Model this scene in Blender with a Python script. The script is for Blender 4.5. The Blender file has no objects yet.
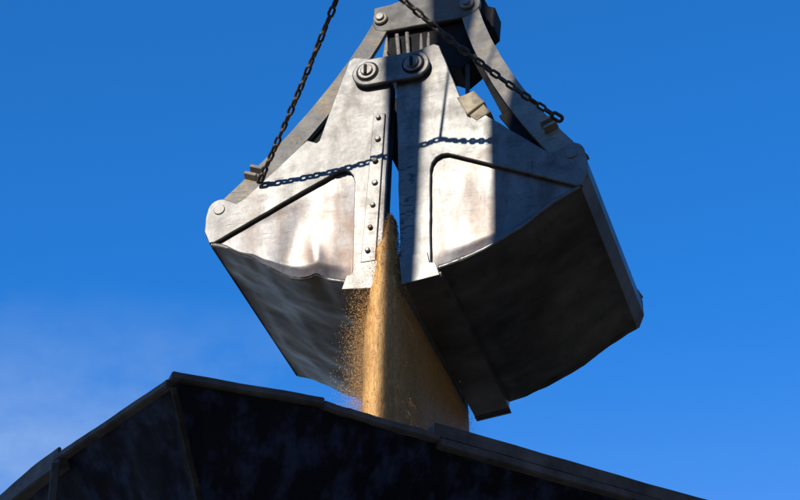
import bpy, bmesh, math, random
import numpy as np
from mathutils import Vector, Matrix, noise
random.seed(7); rng = np.random.default_rng(7)
R = math.radians
scn = bpy.context.scene
COL = scn.collection

# ------------------------------------------------------------------ camera
EYE = 1.7
cam_d = bpy.data.cameras.new('camera'); cam = bpy.data.objects.new('camera', cam_d); COL.objects.link(cam)
cam.location = (0, 0, EYE); cam.rotation_euler = (R(90 + 33.163), 0, 0)
cam_d.sensor_width = 36; cam_d.lens = 103.5; cam_d.clip_start = 0.1; cam_d.clip_end = 6000
scn.camera = cam

# ------------------------------------------------------------------ sky and sun
SUN_EL, SUN_AZ = R(23.7), R(-154.9)
SUN = Vector((math.sin(SUN_AZ) * math.cos(SUN_EL), math.cos(SUN_AZ) * math.cos(SUN_EL), math.sin(SUN_EL)))
w = bpy.data.worlds.new('World'); scn.world = w; w.use_nodes = True
nt = w.node_tree; nt.nodes.clear()
def wn(t, **k):
    n = nt.nodes.new(t)
    for a, b in k.items(): setattr(n, a, b)
    return n
sky = wn('ShaderNodeTexSky', sky_type='NISHITA', sun_disc=False, sun_elevation=SUN_EL, sun_rotation=SUN_AZ % (2 * math.pi),
         altitude=0, air_density=0.6, dust_density=0.0, ozone_density=6.0)
hs = wn('ShaderNodeHueSaturation'); hs.inputs['Saturation'].default_value = 1.17; hs.inputs['Value'].default_value = 1.0
tc = wn('ShaderNodeTexCoord')
cl = wn('ShaderNodeTexNoise'); cl.inputs['Scale'].default_value = 5.0; cl.inputs['Detail'].default_value = 8; cl.inputs['Roughness'].default_value = .58
mp = wn('ShaderNodeMapping'); mp.inputs['Scale'].default_value = (1, 1, 1.6); mp.inputs['Location'].default_value = (1.7, .4, 2.0)
cr = wn('ShaderNodeValToRGB'); cr.color_ramp.elements[0].position = .54; cr.color_ramp.elements[1].position = .86
sep = wn('ShaderNodeSeparateXYZ')
hz = wn('ShaderNodeMapRange'); hz.inputs['From Min'].default_value = .535; hz.inputs['From Max'].default_value = .43
hz.inputs['To Min'].default_value = 0.0; hz.inputs['To Max'].default_value = 1.0
mul = wn('ShaderNodeMath', operation='MULTIPLY')
mul2 = wn('ShaderNodeMath', operation='MULTIPLY'); mul2.inputs[1].default_value = .7
mx = wn('ShaderNodeMix', data_type='RGBA'); mx.inputs[7].default_value = (3.0, 3.35, 3.15, 1)
bg = wn('ShaderNodeBackground'); bg.inputs['Strength'].default_value = 0.15
out = wn('ShaderNodeOutputWorld')
L = nt.links.new
L(sky.outputs[0], hs.inputs['Color']); L(hs.outputs[0], mx.inputs[6])
L(tc.outputs['Generated'], mp.inputs[0]); L(mp.outputs[0], cl.inputs['Vector']); L(cl.outputs[0], cr.inputs[0])
L(tc.outputs['Generated'], sep.inputs[0]); L(sep.outputs[2], hz.inputs[0])
L(cr.outputs[0], mul.inputs[0]); L(hz.outputs[0], mul.inputs[1]); L(mul.outputs[0], mul2.inputs[0]); L(mul2.outputs[0], mx.inputs[0])
hz2 = wn('ShaderNodeMapRange', interpolation_type='SMOOTHSTEP'); hz2.inputs['From Min'].default_value = .54; hz2.inputs['From Max'].default_value = .12
hz2.inputs['To Min'].default_value = 0.0; hz2.inputs['To Max'].default_value = .92
mx2 = wn('ShaderNodeMix', data_type='RGBA'); mx2.inputs[7].default_value = (1.25, 1.5, 1.85, 1)
L(sep.outputs[2], hz2.inputs[0]); L(hz2.outputs[0], mx2.inputs[0]); L(mx.outputs[2], mx2.inputs[6])
L(mx2.outputs[2], bg.inputs[0]); L(bg.outputs[0], out.inputs[0])

sd = bpy.data.lights.new('sun', 'SUN'); sd.energy = 2.8; sd.angle = R(0.5); sd.color = (1.0, 0.945, 0.85)
so = bpy.data.objects.new('sun', sd); COL.objects.link(so)
so.rotation_euler = SUN.to_track_quat('Z', 'Y').to_euler(); so.location = (-20, -40, 30)

scn.view_settings.view_transform = 'Standard'; scn.view_settings.look = 'None'
scn.view_settings.exposure = 1.0; scn.view_settings.gamma = 1; scn.view_settings.use_curve_mapping = False

# ------------------------------------------------------------------ materials
def mat(name, base, dark, metallic=.0, r0=.4, r1=.6, scale=3., bump=.1, bscale=40., extra=None, e_amt=.0, streak=(1, 1, 1), e_scale=1.3, lo=.35, hi=.7, scr=0., spec=.5, grime=0., marks=False):
    m = bpy.data.materials.new(name); m.use_nodes = True
    t = m.node_tree; b = t.nodes['Principled BSDF']; l = t.links.new
    def nd(ty): return t.nodes.new(ty)
    c = nd('ShaderNodeTexCoord'); mpn = nd('ShaderNodeMapping'); mpn.inputs['Scale'].default_value = streak
    l(c.outputs['Object'], mpn.inputs[0])
    n1 = nd('ShaderNodeTexNoise'); n1.inputs['Scale'].default_value = scale; n1.inputs['Detail'].default_value = 8; n1.inputs['Roughness'].default_value = .62
    l(mpn.outputs[0], n1.inputs['Vector'])
    rp = nd('ShaderNodeValToRGB'); rp.color_ramp.elements[0].position = lo; rp.color_ramp.elements[1].position = hi
    rp.color_ramp.elements[0].color = (*dark, 1); rp.color_ramp.elements[1].color = (*base, 1)
    l(n1.outputs[0], rp.inputs[0]); col = rp.outputs[0]
    if extra:
        n2 = nd('ShaderNodeTexNoise'); n2.inputs['Scale'].default_value = e_scale; n2.inputs['Detail'].default_value = 7; n2.inputs['Roughness'].default_value = .65
        l(c.outputs['Object'], n2.inputs['Vector'])
        r2 = nd('ShaderNodeValToRGB'); r2.color_ramp.elements[0].position = .52; r2.color_ramp.elements[1].position = .68
        r2.color_ramp.elements[1].color = (e_amt,) * 3 + (1,)
        l(n2.outputs[0], r2.inputs[0])
        mm = nd('ShaderNodeMix'); mm.data_type = 'RGBA'; mm.inputs[7].default_value = (*extra, 1)
        l(r2.outputs[0], mm.inputs[0]); l(col, mm.inputs[6]); col = mm.outputs[2]
    if scr:
        # scratches and scuffs: thin marks gathered in patches
        for sc_, rt, sd_ in (((5, 5, 60), .5, 0.), ((70, 70, 4.5), .22, 5.), ((6, 6, 75), -.9, 9.)):
            m5 = nd('ShaderNodeMapping'); m5.inputs['Scale'].default_value = sc_; m5.inputs['Rotation'].default_value = (0, rt, 0); m5.inputs['Location'].default_value = (sd_, 0, sd_)
            l(c.outputs['Object'], m5.inputs[0])
            n5 = nd('ShaderNodeTexNoise'); n5.inputs['Scale'].default_value = 1.0; n5.inputs['Detail'].default_value = 5; n5.inputs['Distortion'].default_value = .6; l(m5.outputs[0], n5.inputs['Vector'])
            r5 = nd('ShaderNodeValToRGB'); r5.color_ramp.elements[0].position = .60; r5.color_ramp.elements[1].position = .66; l(n5.outputs[0], r5.inputs[0])
            n6 = nd('ShaderNodeTexNoise'); n6.inputs['Scale'].default_value = 3.1 + sd_ * .3; n6.inputs['Detail'].default_value = 4; l(c.outputs['Object'], n6.inputs['Vector'])
            r6 = nd('ShaderNodeValToRGB'); r6.color_ramp.elements[0].position = .5; r6.color_ramp.elements[1].position = .62; r6.color_ramp.elements[1].color = (scr,) * 3 + (1,); l(n6.outputs[0], r6.inputs[0])
            ml = nd('ShaderNodeMath'); ml.operation = 'MULTIPLY'; l(r5.outputs[0], ml.inputs[0]); l(r6.outputs[0], ml.inputs[1])
            m7 = nd('ShaderNodeMix'); m7.data_type = 'RGBA'; m7.inputs[7].default_value = (.07, .062, .055, 1)
            l(ml.outputs[0], m7.inputs[0]); l(col, m7.inputs[6]); col = m7.outputs[2]
    if grime:
        # grease and grime, thicker towards the hinge end of the plates, broken up by noise
        sx_ = nd('ShaderNodeSeparateXYZ'); l(c.outputs['Object'], sx_.inputs[0])
        n8 = nd('ShaderNodeTexNoise'); n8.inputs['Scale'].default_value = 4.5; n8.inputs['Detail'].default_value = 9; n8.inputs['Roughness'].default_value = .72; l(c.outputs['Object'], n8.inputs['Vector'])
        ma = nd('ShaderNodeMath'); ma.operation = 'MULTIPLY_ADD'; ma.inputs[1].default_value = .085; l(sx_.outputs[2], ma.inputs[0]); l(n8.outputs[0], ma.inputs[2])
        r8 = nd('ShaderNodeValToRGB'); r8.color_ramp.elements[0].position = .50; r8.color_ramp.elements[1].position = .66; r8.color_ramp.elements[1].color = (grime,) * 3 + (1,); l(ma.outputs[0], r8.inputs[0])
        m8 = nd('ShaderNodeMix'); m8.data_type = 'RGBA'; m8.inputs[7].default_value = (.045, .040, .034, 1)
        l(r8.outputs[0], m8.inputs[0]); l(col, m8.inputs[6]); col = m8.outputs[2]
        # fine pitting
        n9 = nd('ShaderNodeTexNoise'); n9.inputs['Scale'].default_value = 38; n9.inputs['Detail'].default_value = 6; n9.inputs['Roughness'].default_value = .7; l(c.outputs['Object'], n9.inputs['Vector'])
        r9 = nd('ShaderNodeMapRange'); r9.inputs[1].default_value = .35; r9.inputs[2].default_value = .65; r9.inputs[3].default_value = .86; r9.inputs[4].default_value = 1.12; l(n9.outputs[0], r9.inputs[0])
        m9 = nd('ShaderNodeMix'); m9.data_type = 'RGBA'; m9.blend_type = 'MULTIPLY'; m9.inputs[0].default_value = 1.0
        l(col, m9.inputs[6]); l(r9.outputs[0], m9.inputs[7]); col = m9.outputs[2]
    if marks:
        # smeared scuff marks down the lip of one jaw
        def mt(op, a_, b_=None):
            q = nd('ShaderNodeMath'); q.operation = op; q.use_clamp = op == 'SUBTRACT'
            for k_, v_ in ((0, a_), (1, b_)):
                if v_ is None: continue
                if isinstance(v_, (int, float)): q.inputs[k_].default_value = v_
                else: l(v_, q.inputs[k_])
            return q.outputs[0]
        sm = nd('ShaderNodeSeparateXYZ'); l(c.outputs['Object'], sm.inputs[0])
        ux = mt('SUBTRACT', 1.0, mt('MULTIPLY', mt('ABSOLUTE', mt('ADD', sm.outputs[0], -.115)), 13.0))
        uz = mt('SUBTRACT', 1.0, mt('MULTIPLY', mt('ABSOLUTE', mt('ADD', sm.outputs[2], .22)), 1.9))
        m6 = nd('ShaderNodeMapping'); m6.inputs['Scale'].default_value = (9, 9, 30); m6.inputs['Rotation'].default_value = (0, .25, 0); l(c.outputs['Object'], m6.inputs[0])
        nm = nd('ShaderNodeTexNoise'); nm.inputs['Scale'].default_value = 1.0; nm.inputs['Detail'].default_value = 4; nm.inputs['Distortion'].default_value = 1.2; l(m6.outputs[0], nm.inputs['Vector'])
        rm = nd('ShaderNodeValToRGB'); rm.color_ramp.elements[0].position = .53; rm.color_ramp.elements[1].position = .60; l(nm.outputs[0], rm.inputs[0])
        fm = mt('MULTIPLY', mt('MULTIPLY', rm.outputs[0], mt('MINIMUM', mt('MULTIPLY', ux, 3.0), 1.0)), mt('MINIMUM', mt('MULTIPLY', uz, 2.0), .85))
        mk = nd('ShaderNodeMix'); mk.data_type = 'RGBA'; mk.inputs[7].default_value = (.03, .03, .032, 1); l(fm, mk.inputs[0]); l(col, mk.inputs[6]); col = mk.outputs[2]
    l(col, b.inputs['Base Color'])
    b.inputs['Metallic'].default_value = metallic; b.inputs['Specular IOR Level'].default_value = spec
    n3 = nd('ShaderNodeTexNoise'); n3.inputs['Scale'].default_value = scale * 2.3; n3.inputs['Detail'].default_value = 6
    l(mpn.outputs[0], n3.inputs['Vector'])
    mr = nd('ShaderNodeMapRange'); mr.inputs[1].default_value = .3; mr.inputs[2].default_value = .7; mr.inputs[3].default_value = r0; mr.inputs[4].default_value = r1
    l(n3.outputs[0], mr.inputs[0]); l(mr.outputs[0], b.inputs['Roughness'])
    if bump:
        n4 = nd('ShaderNodeTexNoise'); n4.inputs['Scale'].default_value = bscale; n4.inputs['Detail'].default_value = 4
        l(c.outputs['Object'], n4.inputs['Vector'])
        bp = nd('ShaderNodeBump'); bp.inputs['Strength'].default_value = bump; bp.inputs['Distance'].default_value = .01
        l(n4.outputs[0], bp.inputs['Height']); l(bp.outputs[0], b.inputs['Normal'])
    return m
M = {}
M['steel'] = mat('worn_bare_steel', (.215, .208, .194), (.115, .110, .100), .5, .33, .50, 2.0, .09, 7, (.10, .068, .045), .5, (1.2, 1.2, .7), 2.2, scr=.85, grime=.62, marks=True)
M['panel'] = mat('scoured_thin_steel', (.215, .209, .20), (.10, .082, .07), .55, .31, .46, 1.7, .08, 4, (.105, .06, .038), .85, (2.2, 1.4, .6), 1.3, scr=.65, grime=.35)
M['arm'] = mat('dusty_arm_steel', (.28, .255, .21), (.165, .148, .12), .1, .46, .64, 3., .10, 14, (.36, .25, .11), .6, (1, 1, 1), 3.0, scr=.7, grime=.3)
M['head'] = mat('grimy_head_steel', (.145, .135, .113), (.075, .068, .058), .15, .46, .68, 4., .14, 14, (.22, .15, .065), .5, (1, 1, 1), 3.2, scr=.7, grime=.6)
M['stop'] = mat('dust_caked_steel', (.38, .315, .20), (.19, .145, .09), .0, .6, .8, 9., .35, 20, (.08, .05, .028), .7, (1, 1, 1), 8)
M['under'] = mat('grimy_floor_steel', (.28, .264, .215), (.085, .079, .064), .45, .30, .52, 1.3, .16, 5, (.13, .09, .055), .6, (.8, 1.3, .8), 1.9, scr=.5)
M['bolt'] = mat('bolt_steel', (.22, .205, .185), (.12, .105, .09), .4, .35, .5, 20., .05)
M['dark'] = mat('grease_and_shade_black', (.016, .015, .014), (.007, .007, .007), .0, .65, .8, 6., .2, spec=.12)  # black for grease, and for shade put into the colour of parts
M['chain'] = mat('rusty_chain_steel', (.085, .066, .048), (.03, .025, .02), .3, .4, .6, 14., .1, 60, (.15, .085, .035), .7, (1, 1, 1), 9)
M['rope'] = mat('wire_rope_steel', (.30, .27, .23), (.14, .12, .10), .2, .45, .6, 30., .3, 120)
M['hop'] = mat('hopper_navy_paint', (.024, .036, .078), (.004, .006, .014), .0, .4, .65, 4.5, .5, 5, (.004, .005, .010), .9, (1.5, 1.5, .7), 5.0, lo=.47, hi=.62, spec=.14)
M['seam'] = mat('hopper_seam_steel', (.05, .043, .034), (.012, .011, .010), .0, .55, .75, 9., .3, 25, (.07, .05, .03), .6, (1, 1, 1), 9, spec=.2)
M['rim'] = mat('hopper_rim_steel', (.15, .146, .135), (.055, .052, .047), .0, .55, .75, 5., .25, 25, (.08, .055, .035), .5, (1, 1, 1), 6, spec=.3)
M['blocker_body'] = mat('blocker_black', (.045, .046, .048), (.03, .03, .03), .0, .4, .6, .5, .1, 5, (.06, .025, .012), .5, (1, 1, 1), .3)
M['crane'] = mat('crane_paint', (.10, .12, .13), (.07, .08, .085), .0, .4, .6, 2.)
M['asphalt'] = mat('quay_concrete', (.16, .15, .135), (.11, .104, .093), .0, .8, .95, .6, .3, 30)
# grain: colour varies from grain to grain
def grain_mat():
    m = bpy.data.materials.new('maize_grain'); m.use_nodes = True
    t = m.node_tree; b = t.nodes['Principled BSDF']; l = t.links.new
    c = t.nodes.new('ShaderNodeTexCoord')
    v = t.nodes.new('ShaderNodeTexVoronoi'); v.inputs['Scale'].default_value = 70
    mpn = t.nodes.new('ShaderNodeMapping'); mpn.inputs['Scale'].default_value = (1.5, 1.5, .30)
    l(c.outputs['Object'], mpn.inputs[0]); l(mpn.outputs[0], v.inputs['Vector'])
    rp = t.nodes.new('ShaderNodeValToRGB'); rp.color_ramp.elements[0].color = (.48, .22, .05, 1); rp.color_ramp.elements[1].color = (.72, .42, .135, 1)
    sp = t.nodes.new('ShaderNodeSeparateColor'); l(v.outputs['Color'], sp.inputs[0]); l(sp.outputs[0], rp.inputs[0]); l(rp.outputs[0], b.inputs['Base Color'])
    b.inputs['Roughness'].default_value = .6
    bp = t.nodes.new('ShaderNodeBump'); bp.inputs['Strength'].default_value = .45; bp.inputs['Distance'].default_value = .008
    l(v.outputs['Distance'], bp.inputs['Height']); bp.invert = True; l(bp.outputs[0], b.inputs['Normal'])
    return m
M['grain'] = grain_mat()

# ------------------------------------------------------------------ helpers
def tag(o, label=None, cat=None, group=None, kind=None):
    if label: o['label'] = label
    if cat: o['category'] = cat
    if group: o['group'] = group
    if kind: o['kind'] = kind
    return o
def link(name, me, m, parent=None, smooth=False):
    if m is not None and not me.materials: me.materials.append(m)
    if smooth:
        for p in me.polygons: p.use_smooth = True
    o = bpy.data.objects.new(name, me); COL.objects.link(o)
    if parent is not None: o.parent = parent
    return o
def bm_mesh(bm, name):
    bmesh.ops.recalc_face_normals(bm, faces=bm.faces)
    me = bpy.data.meshes.new(name); bm.to_mesh(me); bm.free(); return me
def prism(name, poly, y0, y1, m, parent, bev=.004):
    """polygon in the x-z plane, extruded along y"""
    bm = bmesh.new()
    a = [bm.verts.new((x, y0, z)) for x, z in poly]; b = [bm.verts.new((x, y1, z)) for x, z in poly]
    bm.faces.new(a); bm.faces.new(list(reversed(b)))
    n = len(poly)
    for i in range(n):
        j = (i + 1) % n; bm.faces.new((a[i], b[i], b[j], a[j]))
    bmesh.ops.recalc_face_normals(bm, faces=bm.faces)
    if bev:
        es = [e for e in bm.edges if abs(e.verts[0].co.y - e.verts[1].co.y) < 1e-6]
        bmesh.ops.bevel(bm, geom=es, offset=bev, segments=1, affect='EDGES', clamp_overlap=True)
    return link(name, bm_mesh(bm, name), m, parent)
def worn(poly, step=.06, amp=.0013):
    out = []
    n_ = len(poly)
    for i in range(n_):
        a, b = Vector(poly[i]), Vector(poly[(i + 1) % n_]); k = max(1, int((b - a).length / step)); d = (b - a).normalized(); pr_ = Vector((-d.y, d.x))
        for q_ in range(k):
            p = a + (b - a) * (q_ / k)
            if q_: p = p + pr_ * random.gauss(0, amp)
            out.append((p.x, p.y))
    return out
def hexa(name, quad0, quad1, m, parent, bev=.004):
    """solid between two quads"""
    bm = bmesh.new()
    a = [bm.verts.new(q) for q in quad0]; b = [bm.verts.new(q) for q in quad1]
    bm.faces.new(a); bm.faces.new(list(reversed(b)))
    for i in range(4):
        j = (i + 1) % 4; bm.faces.new((a[i], b[i], b[j], a[j]))
    bmesh.ops.recalc_face_normals(bm, faces=bm.faces)
    if bev: bmesh.ops.bevel(bm, geom=bm.edges[:], offset=bev, segments=1, affect='EDGES', clamp_overlap=True)
    return link(name, bm_mesh(bm, name), m, parent)
def bar(name, p0, p1, wdir, w0, w1, th, m, parent, bev=.005):
    """tapered flat bar from p0 to p1"""
    p0, p1 = Vector(p0), Vector(p1); ax = (p1 - p0).normalized()
    wd = Vector(wdir); wd = (wd - ax * wd.dot(ax)).normalized(); nd = ax.cross(wd)
    q = lambda p, ww: [p + wd * ww / 2 + nd * th / 2, p - wd * ww / 2 + nd * th / 2, p - wd * ww / 2 - nd * th / 2, p + wd * ww / 2 - nd * th / 2]
    return hexa(name, q(p0, w0), q(p1, w1), m, parent, bev)
def rod(name, p0, p1, r, m, parent, seg=14, bev=0, smooth=True):
    p0, p1 = Vector(p0), Vector(p1); d = p1 - p0
    bm = bmesh.new()
    bmesh.ops.create_cone(bm, cap_ends=True, segments=seg, radius1=r, radius2=r, depth=d.length)
    if bev:
        es = [e for e in bm.edges if abs(abs(e.verts[0].co.z) - d.length / 2) < 1e-5 and abs(e.verts[0].co.z - e.verts[1].co.z) < 1e-5]
        bmesh.ops.bevel(bm, geom=es, offset=bev, segments=2, affect='EDGES')
    bm.transform(Matrix.Translation((p0 + p1) / 2) @ d.to_track_quat('Z', 'Y').to_matrix().to_4x4())
    me = bm_mesh(bm, name)
    o = link(name, me, m, parent)
    if smooth:
        for p in me.polygons: p.use_smooth = len(p.vertices) == 4
    return o
def arc(cx, cz, r, a0, a1, n):
    return [(cx + r * math.cos(R(a0 + (a1 - a0) * i / n)), cz + r * math.sin(R(a0 + (a1 - a0) * i / n))) for i in range(n + 1)]
def fbm(p, s, o=4):
    return noise.fractal(Vector(p) * s, 1.0, 2.0, o)

# ------------------------------------------------------------------ ground
bm = bmesh.new(); bmesh.ops.create_grid(bm, x_segments=2, y_segments=2, size=2500)
gnd = link('ground', bm_mesh(bm, 'ground'), M['asphalt']); tag(gnd, 'weathered concrete quay under the crane', 'ground', kind='structure')

# ------------------------------------------------------------------ clamshell grab
ORG = Vector((-.060, 14.399, 10.033 + EYE)); YAW, TILT = R(16.382), R(-.52)
gx = Vector((math.cos(YAW), -math.sin(YAW), 0)); gy = Vector((math.sin(YAW), math.cos(YAW), 0)); gz = Vector((0, 0, 1))
gx, gz = math.cos(TILT) * gx + math.sin(TILT) * gz, -math.sin(TILT) * gx + math.cos(TILT) * gz
GM = Matrix((gx, gy, gz)).transposed().to_4x4(); GM.translation = ORG
def gw(x, y, z): return GM @ Vector((x, y, z))
W = 2.14
grab = bpy.data.objects.new('grab_bucket', None); COL.objects.link(grab); grab.matrix_world = GM
tag(grab, 'worn steel clamshell grab bucket with jaws just open, spilling grain', 'grab bucket')

FLOOR = [(.10, -.86), (.36, -.835), (.49, -.80), (.69, -.725), (.84, -.66), (1.0, -.58), (1.22, -.44), (1.38, -.345), (1.452, -.315)]
def floor_z(x): return float(np.interp(x, [p[0] for p in FLOOR], [p[1] for p in FLOOR]))
def step_z(x):
    if x < .42: return float(np.interp(x, [.30, .315, .36, .42], [.04, .11, .165, .185]))
    return float(np.interp(x, [.42, .47, 1.43], [.185, .165, -.30]))
DOUBLER = [(.083, -.945), (.06, -.35), (.022, .86), (.02, 1.0), (.06, 1.14), (.14, 1.20), (.26, 1.245)] + \
    [(.33, 1.262), (.372, 1.235), (.395, 1.16), (.45, .99), (.535, .72), (.60, .50), (.62, .485), (.70, .525), (.893, .345), (1.195, .065), (1.26, .03)] + \
    arc(1.40, -.005, .100, 115, 15, 7) + [(1.512, -.06), (1.515, -.19), (1.47, -.302), (1.43, -.302), (.95, -.067), (.50, .152), (.44, .180), (.39, .182), (.345, .16), (.315, .115), (.302, .05), (.302, -.55), (.306, -.86), (.345, -.865), (.372, -.905)]
HOLE = None
def edge_noise(x, y, side):
    """dents in floor and lower wall edge"""
    k = .026 * fbm((x * side * 1.0, y, 3.3 * side), 1.7, 3) + .008 * fbm((x * side, y, 8.1), 6.5)
    if side < 0: k += (.034 * math.exp(-((x - .585) / .06) ** 2) - .028 * math.exp(-((x - .80) / .13) ** 2) + .018 * math.exp(-((x - 1.12) / .06) ** 2)) * math.exp(-(y / .3) ** 2)
    return k
def grid_mesh(name, f, nu, nv, m, parent, th):
    """open sheet made solid: f(u,v) -> (point, thickness direction)"""
    A = [[Vector(f(i / nu, j / nv)) for j in range(nv + 1)] for i in range(nu + 1)]
    bm = bmesh.new(); th = Vector(th)
    a = [[bm.verts.new(p) for p in r] for r in A]; b = [[bm.verts.new(p + th) for p in r] for r in A]
    for i in range(nu):
        for j in range(nv):
            bm.faces.new((a[i][j], a[i + 1][j], a[i + 1][j + 1], a[i][j + 1])); bm.faces.new((b[i][j], b[i][j + 1], b[i + 1][j + 1], b[i + 1][j]))
    for i in range(nu):
        bm.faces.new((a[i][0], b[i][0], b[i + 1][0], a[i + 1][0])); bm.faces.new((a[i][nv], a[i + 1][nv], b[i + 1][nv], b[i][nv]))
    for j in range(nv):
        bm.faces.new((a[0][j], a[0][j + 1], b[0][j + 1], b[0][j])); bm.faces.new((a[nu][j], b[nu][j], b[nu][j + 1], a[nu][j + 1]))
    o = link(name, bm_mesh(bm, name), m, parent, True)
    try: o.data.set_sharp_from_angle(angle=R(40))
    except Exception: pass
    return o

def make_shell(side):
    s = side
    mir = lambda poly: [(s * x, z) for x, z in poly]
    # floor of the scoop: the part every other piece of the shell is fixed to
    def ff(u, v):
        x = .345 + (1.455 - .345) * u; y = .012 + (W - .024) * v
        fade = min(1, (1 - u) * 8) * min(1, u * 6)
        return (s * x, y, floor_z(x) + edge_noise(x, y, s) * (.25 + .75 * fade))
    shell = grid_mesh('shell', ff, 44, 60, M['under'], grab, (0, 0, .014))
    shell['label'] = 'dented curved floor of one jaw with its side walls'
    for y0, y1, near in ((.0, .032, True), (W - .032, W, False)):
        prism('side_frame', worn(mir(DOUBLER)), y0, y1, M['steel'], shell, .006)
        # recessed thin wall panel, dented
        yy = .042 if near else W - .055
        def fp(u, v):
            x = .295 + (1.452 - .295) * u
            zb = floor_z(x) + edge_noise(x, 0 if near else W, s) * (.25 + .75 * min(1, (1 - u) * 8) * min(1, u * 6)); zt = step_z(x) + .02
            z = zb + (zt - zb) * v
            b = min(1, v * 5) * min(1, (1 - v) * 6) * min(1, u * 6)
            d = .014 * fbm((x * s * 1.1, 1.7 * s, z * .9), 1.3, 2)
            if s < 0 and near: d += .012 * math.exp(-((x - .60 - .12 * (z + .6)) / .05) ** 2) * math.exp(-((z + .62) / .20) ** 2) - .014 * math.exp(-((x - .80 + .2 * (z + .5)) / .11) ** 2) * math.exp(-((z + .48) / .32) ** 2)
            # the bottom edge rolls outwards
            roll = (-.045 if s < 0 else -.026) * max(0, 1 - v * 8) ** .7 * min(1, (1 - u) * 8) * min(1, u * 5) if near else 0
            return (s * x, yy + d * b + roll, z)
        grid_mesh('wall_panel', fp, 56, 30, M['panel'], shell, (0, .012 if near else -.012, 0))
        if near:
            bm = bmesh.new(); prev = None; NB = 90
            for i in range(NB + 1):
                u = i / NB; x = .36 + (1.445 - .36) * u
                zz = floor_z(x) + edge_noise(x, 0, s) * (.25 + .75 * min(1, (1 - u) * 8) * min(1, u * 6))
                r_ = .011 + .007 * abs(noise.noise(Vector((x * 23 * s, 2.2, 0)))) + (.012 * max(0, noise.noise(Vector((x * 4.5 * s, 9.1, 0)))))
                rg = [bm.verts.new((s * x, .018 - r_ * 1.1 * math.cos(a_), zz + .004 + r_ * 1.5 * math.sin(a_))) for a_ in [k * math.pi / 3 for k in range(6)]]
                if prev:
                    for k in range(6): bm.faces.new((prev[k], rg[k], rg[(k + 1) % 6], prev[(k + 1) % 6]))
                else: bm.faces.new(rg)
                prev = rg
            bm.faces.new(list(reversed(prev)))
            link('weld_bead', bm_mesh(bm, 'weld_bead'), M['steel'], shell, True)
        # wear foot at the lip bottom
        fy0, fy1 = (-.014, -.0005) if near else (W + .0005, W + .03)
        prism('wear_plate', mir([(.088, -.95), (.064, -.70), (.285, -.70), (.30, -.79), (.345, -.80), (.38, -.915)]), fy0, fy1, M['steel'], shell, .004)
        # thickness of the lip and of the hinge arm behind the frame plate
        a0, a1 = (.034, .15) if near else (W - .15, W - .034)
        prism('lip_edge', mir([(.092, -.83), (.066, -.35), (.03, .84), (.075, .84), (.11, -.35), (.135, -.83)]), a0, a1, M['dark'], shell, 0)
        prism('hinge_arm', mir([(.04, 1.0), (.07, 1.12), (.14, 1.185), (.30, 1.235), (.36, 1.20), (.435, .98), (.525, .70), (.59, .48), (.30, .45), (.06, .6)]), a0, a1 + (.05 if near else 0), M['dark'], shell, 0)  # black colour puts in the shade on the side turned from the sun
        # stop block against the arm
        b0, b1 = (-.010 if s > 0 else -.003, .13) if near else (W - .13, W + .010)
        if not (s < 0 and near): prism('stop_block', worn(mir([(.515, .69), (.65, .730), (.737, .605), (.60, .51)]), .05, .003), b0, b1, M['stop'] if s > 0 else M['arm'], shell, .006)
        if not (s < 0 and near): prism('stop_seam', worn(mir([(.615, .50), (.728, .588), (.785, .50), (.67, .44)]), .05, .003), b0 + .004, b1 - .012, M['stop'] if s > 0 else M['arm'], shell, .006)
        # eye pin of the arm
        e0, e1 = (-.010, .11) if near else (W - .11, W + .010)
        rod('eye_pin', (s * 1.40, e0, -.005), (s * 1.40, e1, -.005), .046, M['steel'], shell, 24, .004)
    # lip bar along the jaw
    prism('lip_bar', mir([(.088, -.94), (.376, -.90), (.384, -.815), (.10, -.82)]), .034, W - .034, M['under'], shell, .008)
    # back bar across the outer corner
    prism('back_bar', mir([(1.462, -.322), (1.518, -.20), (1.505, -.05), (1.43, -.05), (1.43, -.30)]), .034, W - .034, M['under'], shell, .006)
    if s < 0:
        # bolted seal strip on this jaw only
        stp = prism('seal_strip', [(-.152, .66), (-.058, .645), (-.118, -.705), (-.232, -.705)], -.020, -.0005, M['steel'], shell, .004)
        for i, t in enumerate(np.linspace(.03, .93, 7)):
            cx = -.105 + (-.175 + .105) * t + .008 * random.uniform(-1, 1); cz = .65 - 1.355 * t
            rod('bolt', (cx, -.020, cz), (cx, -.044 + random.uniform(-.004, .006), cz), random.uniform(.020, .026), M['bolt'] if i not in (2, 5) else M['chain'], shell, 8, .008)
    return shell
for side in (-1, 1): make_shell(side)

# link plates and their pins
for k, (y0, y1, out) in enumerate(((-.062, -.022, -1), (W + .022, W + .062, 1))):
    poly = arc(-.195, 1.045, .128, 90, 270, 12) + arc(.18, 1.045, .128, -90, 90, 12)
    lk = prism('link_plate', poly, y0, y1, M['steel'], grab, .008)
    for cx in (-.195, .18):
        ya = y0 if out < 0 else y1
        rod('grease_ring', (cx, ya, 1.045), (cx, ya + out * .006, 1.045), .092, M['dark'], lk, 24)
        rod('collar', (cx, ya + out * .0065, 1.045), (cx, ya + out * .022, 1.045), .078, M['bolt'], lk, 24, .006)
        rod('pin', (cx, ya + out * .0225, 1.045), (cx, ya + out * .040, 1.045), .050, M['bolt'], lk, 20, .006)
        hexa('keeper', *[[(cx + a * .012 - .006, ya + out * yy, 1.045 + b * .042) for a, b in ((-1, -1), (1, -1), (1, 1), (-1, 1))] for yy in (.0405, .052)], M['dark'], lk, .002)
for cx in (-.195, .18):
    rod('hinge_shaft', (cx, -.021, 1.045), (cx, W + .021, 1.045), .062, M['dark'], grab, 16)
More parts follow.
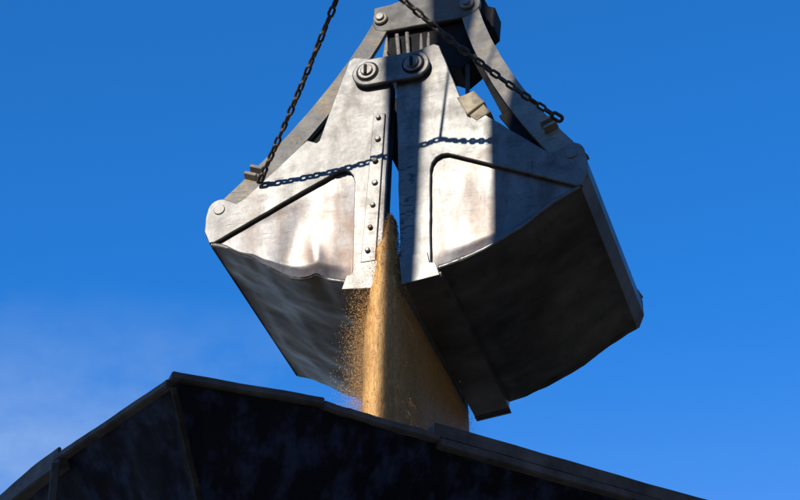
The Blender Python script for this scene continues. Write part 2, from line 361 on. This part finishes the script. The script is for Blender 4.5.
# lower sheave block between the hinges
lb = prism('lower_sheave_block', [(-.30, .93), (.28, .93), (.30, 1.10), (.20, 1.28), (-.22, 1.28), (-.32, 1.10)], .62, 1.52, M['dark'], grab, .01)
for i in range(4):
    yy = .70 + i * .23
    rod('sheave', (-.01, yy, 1.32), (-.01, yy + .08, 1.32), .17, M['dark'], lb, 24, .01)

# head
HZ = 2.325; HX = .38
hp_poly = [(-.445, 2.46), (-.455, 2.30), (-.43, 2.225), (-.37, 2.19), (-.29, 2.19), (.29, 2.19), (.40, 2.20)] + arc(.385, HZ, .11, -60, 80, 8) + [(.30, 2.48), (.16, 2.56), (-.06, 2.56), (-.17, 2.505), (-.30, 2.47)]
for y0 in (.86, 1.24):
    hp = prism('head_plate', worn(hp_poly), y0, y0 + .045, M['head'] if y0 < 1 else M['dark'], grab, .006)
    if y0 < 1:
        for cx in (-HX, HX):
            rod('collar', (cx, y0, HZ), (cx, y0 - .03, HZ), .062, M['arm'], hp, 20, .006)
            rod('pin', (cx, y0 - .0305, HZ), (cx, y0 - .05, HZ), .036, M['bolt'], hp, 16, .006)
prism('head_sheave_box', [(-.35, 2.40), (-.34, 2.0), (-.26, 1.88), (-.1, 1.80), (.20, 1.76), (.30, 1.70), (.40, 1.78), (.46, 1.84), (.46, 2.40)], .93, 1.235, M['dark'], grab, .01)  # near-black colour also puts in the shade below the head
prism('head_bracket', [(.40, 2.15), (.50, 2.20), (.545, 2.24), (.56, 2.44), (.50, 2.47), (.44, 2.62), (.36, 2.62)], 1.10, 1.33, M['dark'], grab, .01)
rod('guide_rod', (.352, .95, 1.86), (.352, .95, 1.08), .018, M['chain'], grab, 10)
# reeved hoist ropes, and the ropes that lift the grab
for xx in (-.245, -.155, -.045, .02):
    rod('reeved_rope', (xx, .885 + .06 * (xx > -.1), 2.15), (xx * .7, .90, 1.25), .017, M['rope'], grab, 8)
for xx, yy in ((-.12, 1.07), (.12, 1.07)):
    rod('hoist_rope', (xx, yy, 2.5), (xx * 1.1, yy, 9.0), .02, M['rope'], grab, 8)

# arms: splayed from the narrow head to the outer corners of the jaws
for s in (-1, 1):
    for near in (True, False):
        ey, hy = (.065, .905) if near else (W - .065, 1.262)
        p0 = Vector((s * HX, hy + (.02 if near else -.02), HZ)); p1 = Vector((s * 1.40, ey, -.005))
        ax = (p1 - p0).normalized()
        # the arm is a bent plate: it bows inwards half way
        nrm = Vector((0, 1, 0)); nrm = (nrm - ax * nrm.dot(ax)).normalized(); inw = ax.cross(nrm)
        if inw.x * s > 0: inw = -inw
        mid = (p0 + p1) / 2 + inw * .20 - ax * .12
        NP = 9; bz = [(1 - t) ** 2 * p0 + 2 * t * (1 - t) * mid + t * t * p1 for t in np.linspace(0, 1, NP).tolist()]
        bz = [bz[0] - (bz[1] - bz[0]).normalized() * .07] + bz + [bz[-1] + (bz[-1] - bz[-2]).normalized() * .09]
        bm = bmesh.new(); prev = None
        for i, p in enumerate(bz):
            tg = (bz[min(i + 1, len(bz) - 1)] - bz[max(i - 1, 0)]).normalized(); wv = tg.cross(nrm).normalized()
            if wv.dot(inw) < 0: wv = -wv
            t = i / (len(bz) - 1); h0 = .075 + .015 * t; h1 = .075 + .04 * t
            c4 = [bm.verts.new(p + wv * h1 - nrm * .022), bm.verts.new(p - wv * h0 - nrm * .022), bm.verts.new(p - wv * h0 + nrm * .022), bm.verts.new(p + wv * h1 + nrm * .022)]
            if prev:
                for k in range(4): bm.faces.new((prev[k], c4[k], c4[(k + 1) % 4], prev[(k + 1) % 4]))
            else: bm.faces.new(c4)
            prev = c4
        bm.faces.new(list(reversed(prev)))
        a = link('arm', bm_mesh(bm, 'arm'), M['arm'], grab)
        if near:
            # dark plates put in for the shade on the far arm and in the slot
            wd = inw
            for i0, i1, wo_ in ((3, 6, .055), (6, 10, .115)):
                bar('shade_plate', bz[i0] + inw * (.06 + wo_ / 2) + nrm * .05, bz[i1] + inw * (.08 + wo_ / 2) + nrm * .05, inw, wo_ + .04, wo_ + .06, .03, M['dark'], a, .003)
            # two lugs holding the chain
            c = bz[-3] - ax * .12 - nrm * .024
            wo = -wd
            for k in (-1, 1):
                q = c + ax * (.045 * k)
                hexa('chain_lug', *[[q + wo * (.055 * u_ + .03) + ax * (.016 * v_) - nrm * d for u_, v_ in ((-1, -1), (1, -1), (1, 1), (-1, 1))] for d in (0, .06)], M['arm'], a, .004)

# ------------------------------------------------------------------ bridle chains
def link_mesh(L_=.096, w_=.060, r=.0115):
    bm = bmesh.new(); n = 14; k = 6; st = (L_ - w_) / 2; rr = w_ / 2 - r; rings = []
    for i in range(n):
        a = 2 * math.pi * i / n
        c = Vector((rr * math.cos(a), 0, rr * math.sin(a) + (st if math.sin(a) > 0 else -st)))
        rd = Vector((math.cos(a), 0, math.sin(a)))
        rings.append([bm.verts.new(c + rd * (r * math.cos(2 * math.pi * j / k)) + Vector((0, 1, 0)) * (r * math.sin(2 * math.pi * j / k))) for j in range(k)])
    for i in range(n):
        for j in range(k):
            bm.faces.new((rings[i][j], rings[(i + 1) % n][j], rings[(i + 1) % n][(j + 1) % k], rings[i][(j + 1) % k]))
    me = bm_mesh(bm, 'chain_link'); me.materials.append(M['chain'])
    for p in me.polygons: p.use_smooth = True
    return me
LM = link_mesh()
PITCH = .074
RING = gw(.143, -1.5, .99)
def chain(a, b, sag, label):
    a, b = Vector(a), Vector(b)
    root = bpy.data.objects.new('chain', None); COL.objects.link(root); root.location = a
    tag(root, label, 'chain')
    n0 = 200
    pts = [a + (b - a) * (i / n0) + Vector((0, 0, -sag * 4 * (i / n0) * (1 - i / n0))) for i in range(n0 + 1)]
    ln = [0.]
    for i in range(n0): ln.append(ln[-1] + (pts[i + 1] - pts[i]).length)
    n = int(round(ln[-1] / PITCH)); step = ln[-1] / n
    for i in range(n):
        d = (i + .5) * step
        j = next(k for k in range(n0) if ln[k + 1] >= d)
        p = pts[j].lerp(pts[j + 1], (d - ln[j]) / (ln[j + 1] - ln[j])); t = (pts[j + 1] - pts[j]).normalized()
        q = t.to_track_quat('Z', 'Y').to_matrix().to_4x4() @ Matrix.Rotation(R((90 if i % 2 else 0) + 35 + random.uniform(-28, 28)), 4, 'Z')
        o = bpy.data.objects.new('link', LM); COL.objects.link(o); o.parent = root
        o.matrix_local = Matrix.Translation(p - a) @ q @ Matrix.Scale(1.0 if i else 1.25, 4)
        if i == 0: o.name = 'shackle'
    return root
chain(gw(-1.065, -.035, .175), RING, .045, 'rusty chain rising steeply from the grab arm on the lit seal-strip jaw')
chain(gw(1.335, -.035, .295), RING, .075, 'rusty chain crossing the grab head to the arm on the shaded jaw')

# ------------------------------------------------------------------ falling grain
def kernels(C, ln=.0105, wd=.0038):
    n = len(C)
    base = np.array([(0, 0, 1), (1, 0, 0), (0, 1, 0), (-1, 0, 0), (0, -1, 0), (0, 0, -1)], float) * np.array([wd, wd, ln]) / 2
    f = np.array([(0, 1, 2), (0, 2, 3), (0, 3, 4), (0, 4, 1), (5, 2, 1), (5, 3, 2), (5, 4, 3), (5, 1, 4)])
    ax = rng.normal(size=(n, 3)); ax[:, 2] = np.abs(ax[:, 2]) + 1.6; ax /= np.linalg.norm(ax, axis=1)[:, None]
    t = np.cross(ax, rng.normal(size=(n, 3))); t /= np.linalg.norm(t, axis=1)[:, None]; b = np.cross(ax, t)
    sc = rng.uniform(.6, 1.25, n)[:, None, None]
    V = C[:, None, :] + sc * (base[None, :, 0:1] * t[:, None] + base[None, :, 1:2] * b[:, None] + base[None, :, 2:3] * ax[:, None])
    F = (f[None] + 6 * np.arange(n)[:, None, None])
    return V.reshape(-1, 3), F.reshape(-1, 3)
def path(z):
    """stream centre (x, y) and half width at the near end for height z"""
    zz = -np.asarray(z)
    return (np.interp(zz, (.28, .45, .6, 1.3, 1.9, 3.4), (-.015, -.032, -.065, -.088, -.09, -.10)), np.interp(zz, (.28, .6, 1.3, 2, 3.4), (.02, -.03, -.06, -.10, -.14)),
            np.interp(zz, (.28, .45, .6, 1.3, 1.9, 3.4), (.012, .047, .092, .188, .195, .21)))
# a: spout out of the near end of the jaws
na = 165000
z = -.28 - 3.1 * rng.random(na) ** .9
px, py, hw = path(z); px = px + .008 * np.sin(z * 9 + 3 * rng.random(na)) * np.clip(-.4 - z, 0, 1)
g = np.clip(rng.normal(size=na) * .6, -1.6, 1.1)
h = rng.random(na) ** .8
rag = 1 + .16 * np.sin(z * 13.0 + 1.3) * np.sin(z * 31.0) + .10 * np.sin(z * 57.0)
A = np.stack([px + g * hw * rag, py + (h * (.12 + .30 * np.clip((-.28 - z), 0, 3))) + .02 * rng.normal(size=na), z], 1)
# b: curtain along the whole jaw
nb = 90000
yy = W * rng.random(nb) * .99; z = -.80 - 2.6 * rng.random(nb)
sp = .075 + .05 * np.clip((-.8 - z), 0, 3)
Bc = np.stack([-.01 + sp * np.clip(rng.normal(size=nb) * .5, -1.2, 1.2), yy, z], 1)
# c: stray grains around
nc = 2400
z = -.85 - 2.4 * rng.random(nc)
Cc = np.stack([-.215 - .17 * rng.random(nc) ** 2.2 * np.clip((-.6 - z), .2, 1.2), -.2 + 1.0 * rng.random(nc), z], 1)
nd_ = 90
Dd = np.stack([.1 + .25 * rng.random(nd_) ** 2, W * rng.random(nd_), -1.0 - 2 * rng.random(nd_)], 1)
V, F = kernels(np.concatenate([A, Bc, Cc, Dd]))
# dense core so that the stream is not see-through
def core(fn, nu, nv, close=True):
    vs = []; fs = []
    for j in range(nv + 1):
        for i in range(nu): vs.append(fn(i / nu, j / nv))
    for j in range(nv):
        for i in range(nu):
            k = (i + 1) % nu; fs += [(j * nu + i, j * nu + k, (j + 1) * nu + k), (j * nu + i, (j + 1) * nu + k, (j + 1) * nu + i)]
    return np.array(vs), np.array(fs)
def c1(u, v):
    z = -.30 - 3.1 * v; a = 2 * math.pi * u; x0, y0, hw = path(z)
    d = .10 + .32 * min(max(-.28 - z, 0), 3)
    p = Vector((x0 + math.cos(a) * hw * .78, y0 + d / 2 + math.sin(a) * d / 2, z))
    return p + Vector((math.cos(a), math.sin(a), 0)) * (.014 * noise.noise(Vector((p.x * 24, p.y * 24, p.z * 5))))
def c2(u, v):
    z = -.84 - 2.5 * v; a = 2 * math.pi * u; sp = .055 + .03 * min(max(-.8 - z, 0), 3)
    cx_, sy_ = math.cos(a), math.sin(a)
    sx = math.copysign(abs(cx_) ** .35, cx_); sy = math.copysign(abs(sy_) ** .35, sy_)
    p = Vector((-.005 + sx * sp, W / 2 + sy * (W / 2 - .015), z))
    return p + Vector((sx, 0, 0)) * (.005 * noise.noise(Vector((p.x * 8, p.y * 30, p.z * 5))))
for cf, nu, nv in ((c1, 40, 150), (c2, 160, 90)):
    v2, f2 = core(cf, nu, nv); F = np.concatenate([F, f2 + len(V)]); V = np.concatenate([V, v2])
me = bpy.data.meshes.new('grain_stream')
me.vertices.add(len(V)); me.vertices.foreach_set('co', V.astype(np.float32).ravel())
me.loops.add(F.size); me.loops.foreach_set('vertex_index', F.astype(np.int32).ravel())
me.polygons.add(len(F)); me.polygons.foreach_set('loop_start', np.arange(0, F.size, 3, dtype=np.int32)); me.polygons.foreach_set('loop_total', np.full(len(F), 3, np.int32))
me.update(); me.validate()
gs = link('grain_stream', me, M['grain']); gs.matrix_world = GM
tag(gs, 'golden grain pouring from the open jaws into the hopper', 'grain', kind='stuff')

# fine dust hanging round the stream
dm = bpy.data.materials.new('grain_dust'); dm.use_nodes = True
t = dm.node_tree; t.nodes.clear(); nd = t.nodes.new; l = t.links.new
vo = nd('ShaderNodeVolumePrincipled'); vo.inputs['Color'].default_value = (.80, .56, .30, 1); vo.inputs['Anisotropy'].default_value = .0
mo = nd('ShaderNodeOutputMaterial'); l(vo.outputs[0], mo.inputs['Volume'])
tco = nd('ShaderNodeTexCoord'); sx3 = nd('ShaderNodeSeparateXYZ'); l(tco.outputs['Object'], sx3.inputs[0])
def mt3(op, a, b):
    q = nd('ShaderNodeMath'); q.operation = op
    for k, v in ((0, a), (1, b)):
        if isinstance(v, (int, float)): q.inputs[k].default_value = v
        else: l(v, q.inputs[k])
    return q.outputs[0]
fx = mt3('MAXIMUM', mt3('SUBTRACT', 1.0, mt3('MULTIPLY', mt3('ABSOLUTE', mt3('ADD', sx3.outputs[0], .09), 0.), 2.9)), 0.)
fy = mt3('MINIMUM', mt3('MULTIPLY', mt3('ADD', sx3.outputs[1], .34), 3.0), 1.0)
fz = mt3('MINIMUM', mt3('MAXIMUM', mt3('MULTIPLY', mt3('SUBTRACT', -.75, sx3.outputs[2]), 1.2), 0.), 1.0)
md = nd('ShaderNodeMapping'); md.inputs['Scale'].default_value = (4, 4, 1.3); l(tco.outputs['Object'], md.inputs[0])
ndn = nd('ShaderNodeTexNoise'); ndn.inputs['Scale'].default_value = 1.6; ndn.inputs['Detail'].default_value = 4; l(md.outputs[0], ndn.inputs['Vector'])
nn = mt3('MAXIMUM', mt3('MULTIPLY', mt3('SUBTRACT', ndn.outputs[0], .36), 3.0), 0.)
dn = mt3('MULTIPLY', mt3('MULTIPLY', mt3('MULTIPLY', mt3('POWER', fx, 1.6), fy), mt3('MULTIPLY', fz, nn)), 2.0)
l(dn, vo.inputs['Density'])
bm = bmesh.new(); bmesh.ops.create_cube(bm, size=1.0)
bm.transform(Matrix.Translation((-.09, W / 2 - .12, -1.98)) @ Matrix.Diagonal((.70, W + .44, 2.5, 1)))
du = link('grain_dust', bm_mesh(bm, 'grain_dust'), dm); du.matrix_world = GM
tag(du, 'thin tan dust hanging around the falling grain', 'dust', kind='stuff')

# ------------------------------------------------------------------ hopper
HH = 7.0 + EYE
hop = bpy.data.objects.new('receiving_hopper', None); COL.objects.link(hop); hop.location = (.1, 15.3, 0)
tag(hop, 'dark navy receiving hopper with grey steel rim below the grab', 'hopper')
HO = Vector((.1, 15.3, 0))
PLAN = [(-3.25, 14.52), (-2.2, 13.12), (-1.385, 12.13), (-.465, 12.46), (.255, 12.90), (2.04, 13.93), (3.5, 14.79), (2.2, 18.2), (-1.6, 18.0)]
cen = Vector((.1, 15.3, 0))
def inset(p, d):
    v = Vector((p[0], p[1], 0)) - cen; l = v.length; return cen + v * ((l - d) / l)
def hopobj(o): o.parent = hop; o.matrix_parent_inverse = Matrix.Translation(HO).inverted(); return o
def wall(a, b, z0, z1, d0, d1):
    """sloping plate between two plan corners with dents"""
    A0, B0 = inset(a, d0), inset(b, d0); A1, B1 = inset(a, d1), inset(b, d1)
    nrm = ((B0 - A0).cross(Vector((0, 0, 1)))).normalized()
    def f(u, v):
        t = A0.lerp(B0, u); q = A1.lerp(B1, u); p = t.lerp(q, v); p.z = z0 + (z1 - z0) * v
        e = min(1, u * 8, (1 - u) * 8) * min(1, v * 20)
        return p + nrm * (.03 * e * fbm(p, 2.2) + .012 * e * fbm(p, 7))
    return hopobj(grid_mesh('wall_plate', f, 36, 30, M['hop'], None, nrm * -.012))
n = len(PLAN)
for i in range(n):
    a, b = PLAN[i], PLAN[(i + 1) % n]
    if i in (2, 3, 4, 5): z1 = HH + .0
    wall(a, b, HH - .02, HH - 2.6, .05, 1.7)
# corner seam posts
def post(a, d0, d1, wd, z0, z1, m):
    p0 = inset(a, d0 - .03); p1 = inset(a, d1 - .03); p0.z = z0; p1.z = z1
    hopobj(bar('corner_seam', p0, p1, (1, .2, 0), wd, wd, .05, m, None, .006))
post(PLAN[2], .05, 1.7, .035, HH - .06, HH - 2.6, M['seam'])
hopobj(bar('corner_post', (-2.215, 13.14, HH - .06), (-2.215, 13.14, HH - 2.2), (1, .2, 0), .055, .055, .06, M['rim'], None, .006))
# rim bars, wavy with wear
def rim(a, b, z0, h, th, m, name='rim_bar', wav=.006, off=0., nseg=18, hv=None):
    A, B = Vector((a[0], a[1], 0)), Vector((b[0], b[1], 0)); d = (B - A).normalized(); nr = d.cross(Vector((0, 0, 1)))
    if nr.dot(A - cen) < 0: nr = -nr
    bm = bmesh.new(); prev = None
    for i in range(nseg + 1):
        u = i / nseg; p = A.lerp(B, u) + nr * (off + wav * fbm((A.x + u * 2, B.y, 1), 1.6)); zz = z0 + wav * .8 * fbm((u * 3, A.y, 5.), 2.1); hh = h if hv is None else hv(u)
        c = [bm.verts.new(p + Vector((0, 0, zz))), bm.verts.new(p + Vector((0, 0, zz + hh))), bm.verts.new(p - nr * th + Vector((0, 0, zz + hh))), bm.verts.new(p - nr * th + Vector((0, 0, zz)))]
        if prev:
            for k in range(4): bm.faces.new((prev[k], c[k], c[(k + 1) % 4], prev[(k + 1) % 4]))
        else: bm.faces.new(c)
        prev = c
    bm.faces.new(list(reversed(prev)))
    bmesh.ops.recalc_face_normals(bm, faces=bm.faces)
    es = [e for e in bm.edges if len(e.link_faces) == 2 and e.calc_face_angle(0) > 1.0]
    bmesh.ops.bevel(bm, geom=es, offset=.007, segments=2, affect='EDGES', clamp_overlap=True)
    return hopobj(link(name, bm_mesh(bm, name), m))
rim(PLAN[0], (PLAN[1][0] + .012, PLAN[1][1] - .015), HH - .08, .055, .10, M['rim'])
rim((PLAN[1][0] - .045, PLAN[1][1] + .053), (PLAN[2][0] - .035, PLAN[2][1] + .045), HH - .030, .05, .10, M['rim'], wav=.004)
rim(PLAN[2], PLAN[3], HH - .002, .052, .12, M['rim'], wav=.005)
rim(PLAN[3], PLAN[4], HH - .022, .052, .12, M['rim'], wav=.014)
rim(PLAN[4], PLAN[6], HH - .05, .06, .12, M['rim'])
rim(PLAN[6], PLAN[7], HH - .05, .06, .12, M['rim']); rim(PLAN[7], PLAN[8], HH - .05, .06, .12, M['rim']); rim(PLAN[8], PLAN[0], HH - .05, .06, .12, M['rim'])
rim((.235, 12.885), (3.45, 14.755), HH + .015, .105, .11, M['rim'], 'kerb_bar', .009, -.02)
rim((-3.2, 14.46), (-2.235, 13.165), HH - .015, .1, .025, M['rim'], 'splash_plate', .01, -.03, 18, lambda u: .075 + .03 * math.tanh((u - .45) * 14) + .01 * math.sin(u * 9))
# supporting legs and throat
for i in (0, 2, 6, 7, 8):
    p = inset(PLAN[i], .6); rodo = bar('support_leg', (p.x, p.y, HH - 1.3), (p.x, p.y, 0), (1, 0, 0), .22, .22, .22, M['rim'], None, .01); hopobj(rodo)
bm = bmesh.new()
ra = [bm.verts.new((inset(p, 1.7).x, inset(p, 1.7).y, HH - 2.6)) for p in PLAN]; rb = [bm.verts.new((cen.x + (p[0] - cen.x) * .12, cen.y + (p[1] - cen.y) * .12, HH - 4.6)) for p in PLAN]
for i in range(n): bm.faces.new((ra[i], ra[(i + 1) % n], rb[(i + 1) % n], rb[i]))
bm.faces.new(rb)
hopobj(link('throat', bm_mesh(bm, 'throat'), M['hop']))

# ------------------------------------------------------------------ crane on the sun side, out of view; it shades the hopper and stripes the grab
T = 9.0
crane = bpy.data.objects.new('quay_crane', None); COL.objects.link(crane); CO = Vector((-5.2, 4.6, 0)); crane.location = CO
tag(crane, 'grey quay crane with boom and round pedestal carrying the grab', 'crane')
def crobj(o): o.parent = crane; o.matrix_parent_inverse = Matrix.Translation(CO).inverted(); return o
def cast(x, z, t): return gw(x, 0, z) + SUN * t
lat = Vector((SUN.y, -SUN.x, 0)).normalized(); lat = lat if lat.x > 0 else -lat
# stay (narrow band) and boom side (wide band)
s0, s1 = cast(.055, -2.6, T), cast(.155, 5.5, T + 1.5)
crobj(bar('stay_beam', s0, s1, lat, .17, .53, .12, M['crane'], None, .01))
b0, b1 = cast(1.62, -2.6, T), cast(1.66, 5.5, T + 1.5)
crobj(bar('boom_beam', b0, b1, lat, 1.72, 1.72, .9, M['crane'], None, .02))
# unseen house, added and sized to keep the hopper shaded
hc = Vector((.0, 12.6, HH)) + SUN * 9.0
hf = Vector((SUN.x, SUN.y, 0)).normalized()
q = lambda zz: [hc + lat * ((sx * 6.5 + .9)) + hf * (sy * 1.4) + Vector((0, 0, zz)) for sx, sy in ((-1, -1), (1, -1), (1, 1), (-1, 1))]
crobj(hexa('shade_house', q(-3.6), q(1.0), M['crane'], None, .05))
crobj(rod('pedestal', (-5.2, 4.6, 0), (-5.2, 4.6, hc.z - 3.6), 1.1, M['crane'], None, 32))
crobj(rod('tag_line', RING, RING + Vector((-3.2, -7.5, 6.0)), .012, M['rope'], None, 8))

# ------------------------------------------------------------------ ship added out of view to cut low sky light from the right
blocker = bpy.data.objects.new('sky_light_blocker', None); COL.objects.link(blocker); SO = Vector((15, 15, 0)); blocker.location = SO
tag(blocker, 'unseen black ship lying along the quay', 'blocker')
secs = [(-45, 7.5, .3), (-41, 4., .75), (-30, 1.2, 1.0), (0, .0, 1.0), (35, .0, 1.0), (48, 1.8, 1.0), (56, 7.6, 1.12)]
bm = bmesh.new(); prev = None
for yy_, ins, hh_ in secs:
    top = 14.5 + (hh_ - 1) * 12 if hh_ >= 1 else 14.5
    half = 8 - ins
    ring = [bm.verts.new((15 - half, 15 + yy_, top)), bm.verts.new((15 - half, 15 + yy_, 3)), bm.verts.new((15 - half * .8, 15 + yy_, .2)), bm.verts.new((15 + half * .8, 15 + yy_, .2)), bm.verts.new((15 + half, 15 + yy_, 3)), bm.verts.new((15 + half, 15 + yy_, top))]
    if prev:
        for k in range(6): bm.faces.new((prev[k], ring[k], ring[(k + 1) % 6], prev[(k + 1) % 6]))
    else: bm.faces.new(ring)
    prev = ring
bm.faces.new(list(reversed(prev)))
o = link('blocker_body', bm_mesh(bm, 'blocker_body'), M['blocker_body']); o.parent = blocker; o.matrix_parent_inverse = Matrix.Translation(SO).inverted()

# ------------------------------------------------------------------ render settings
scn.render.engine = 'CYCLES'
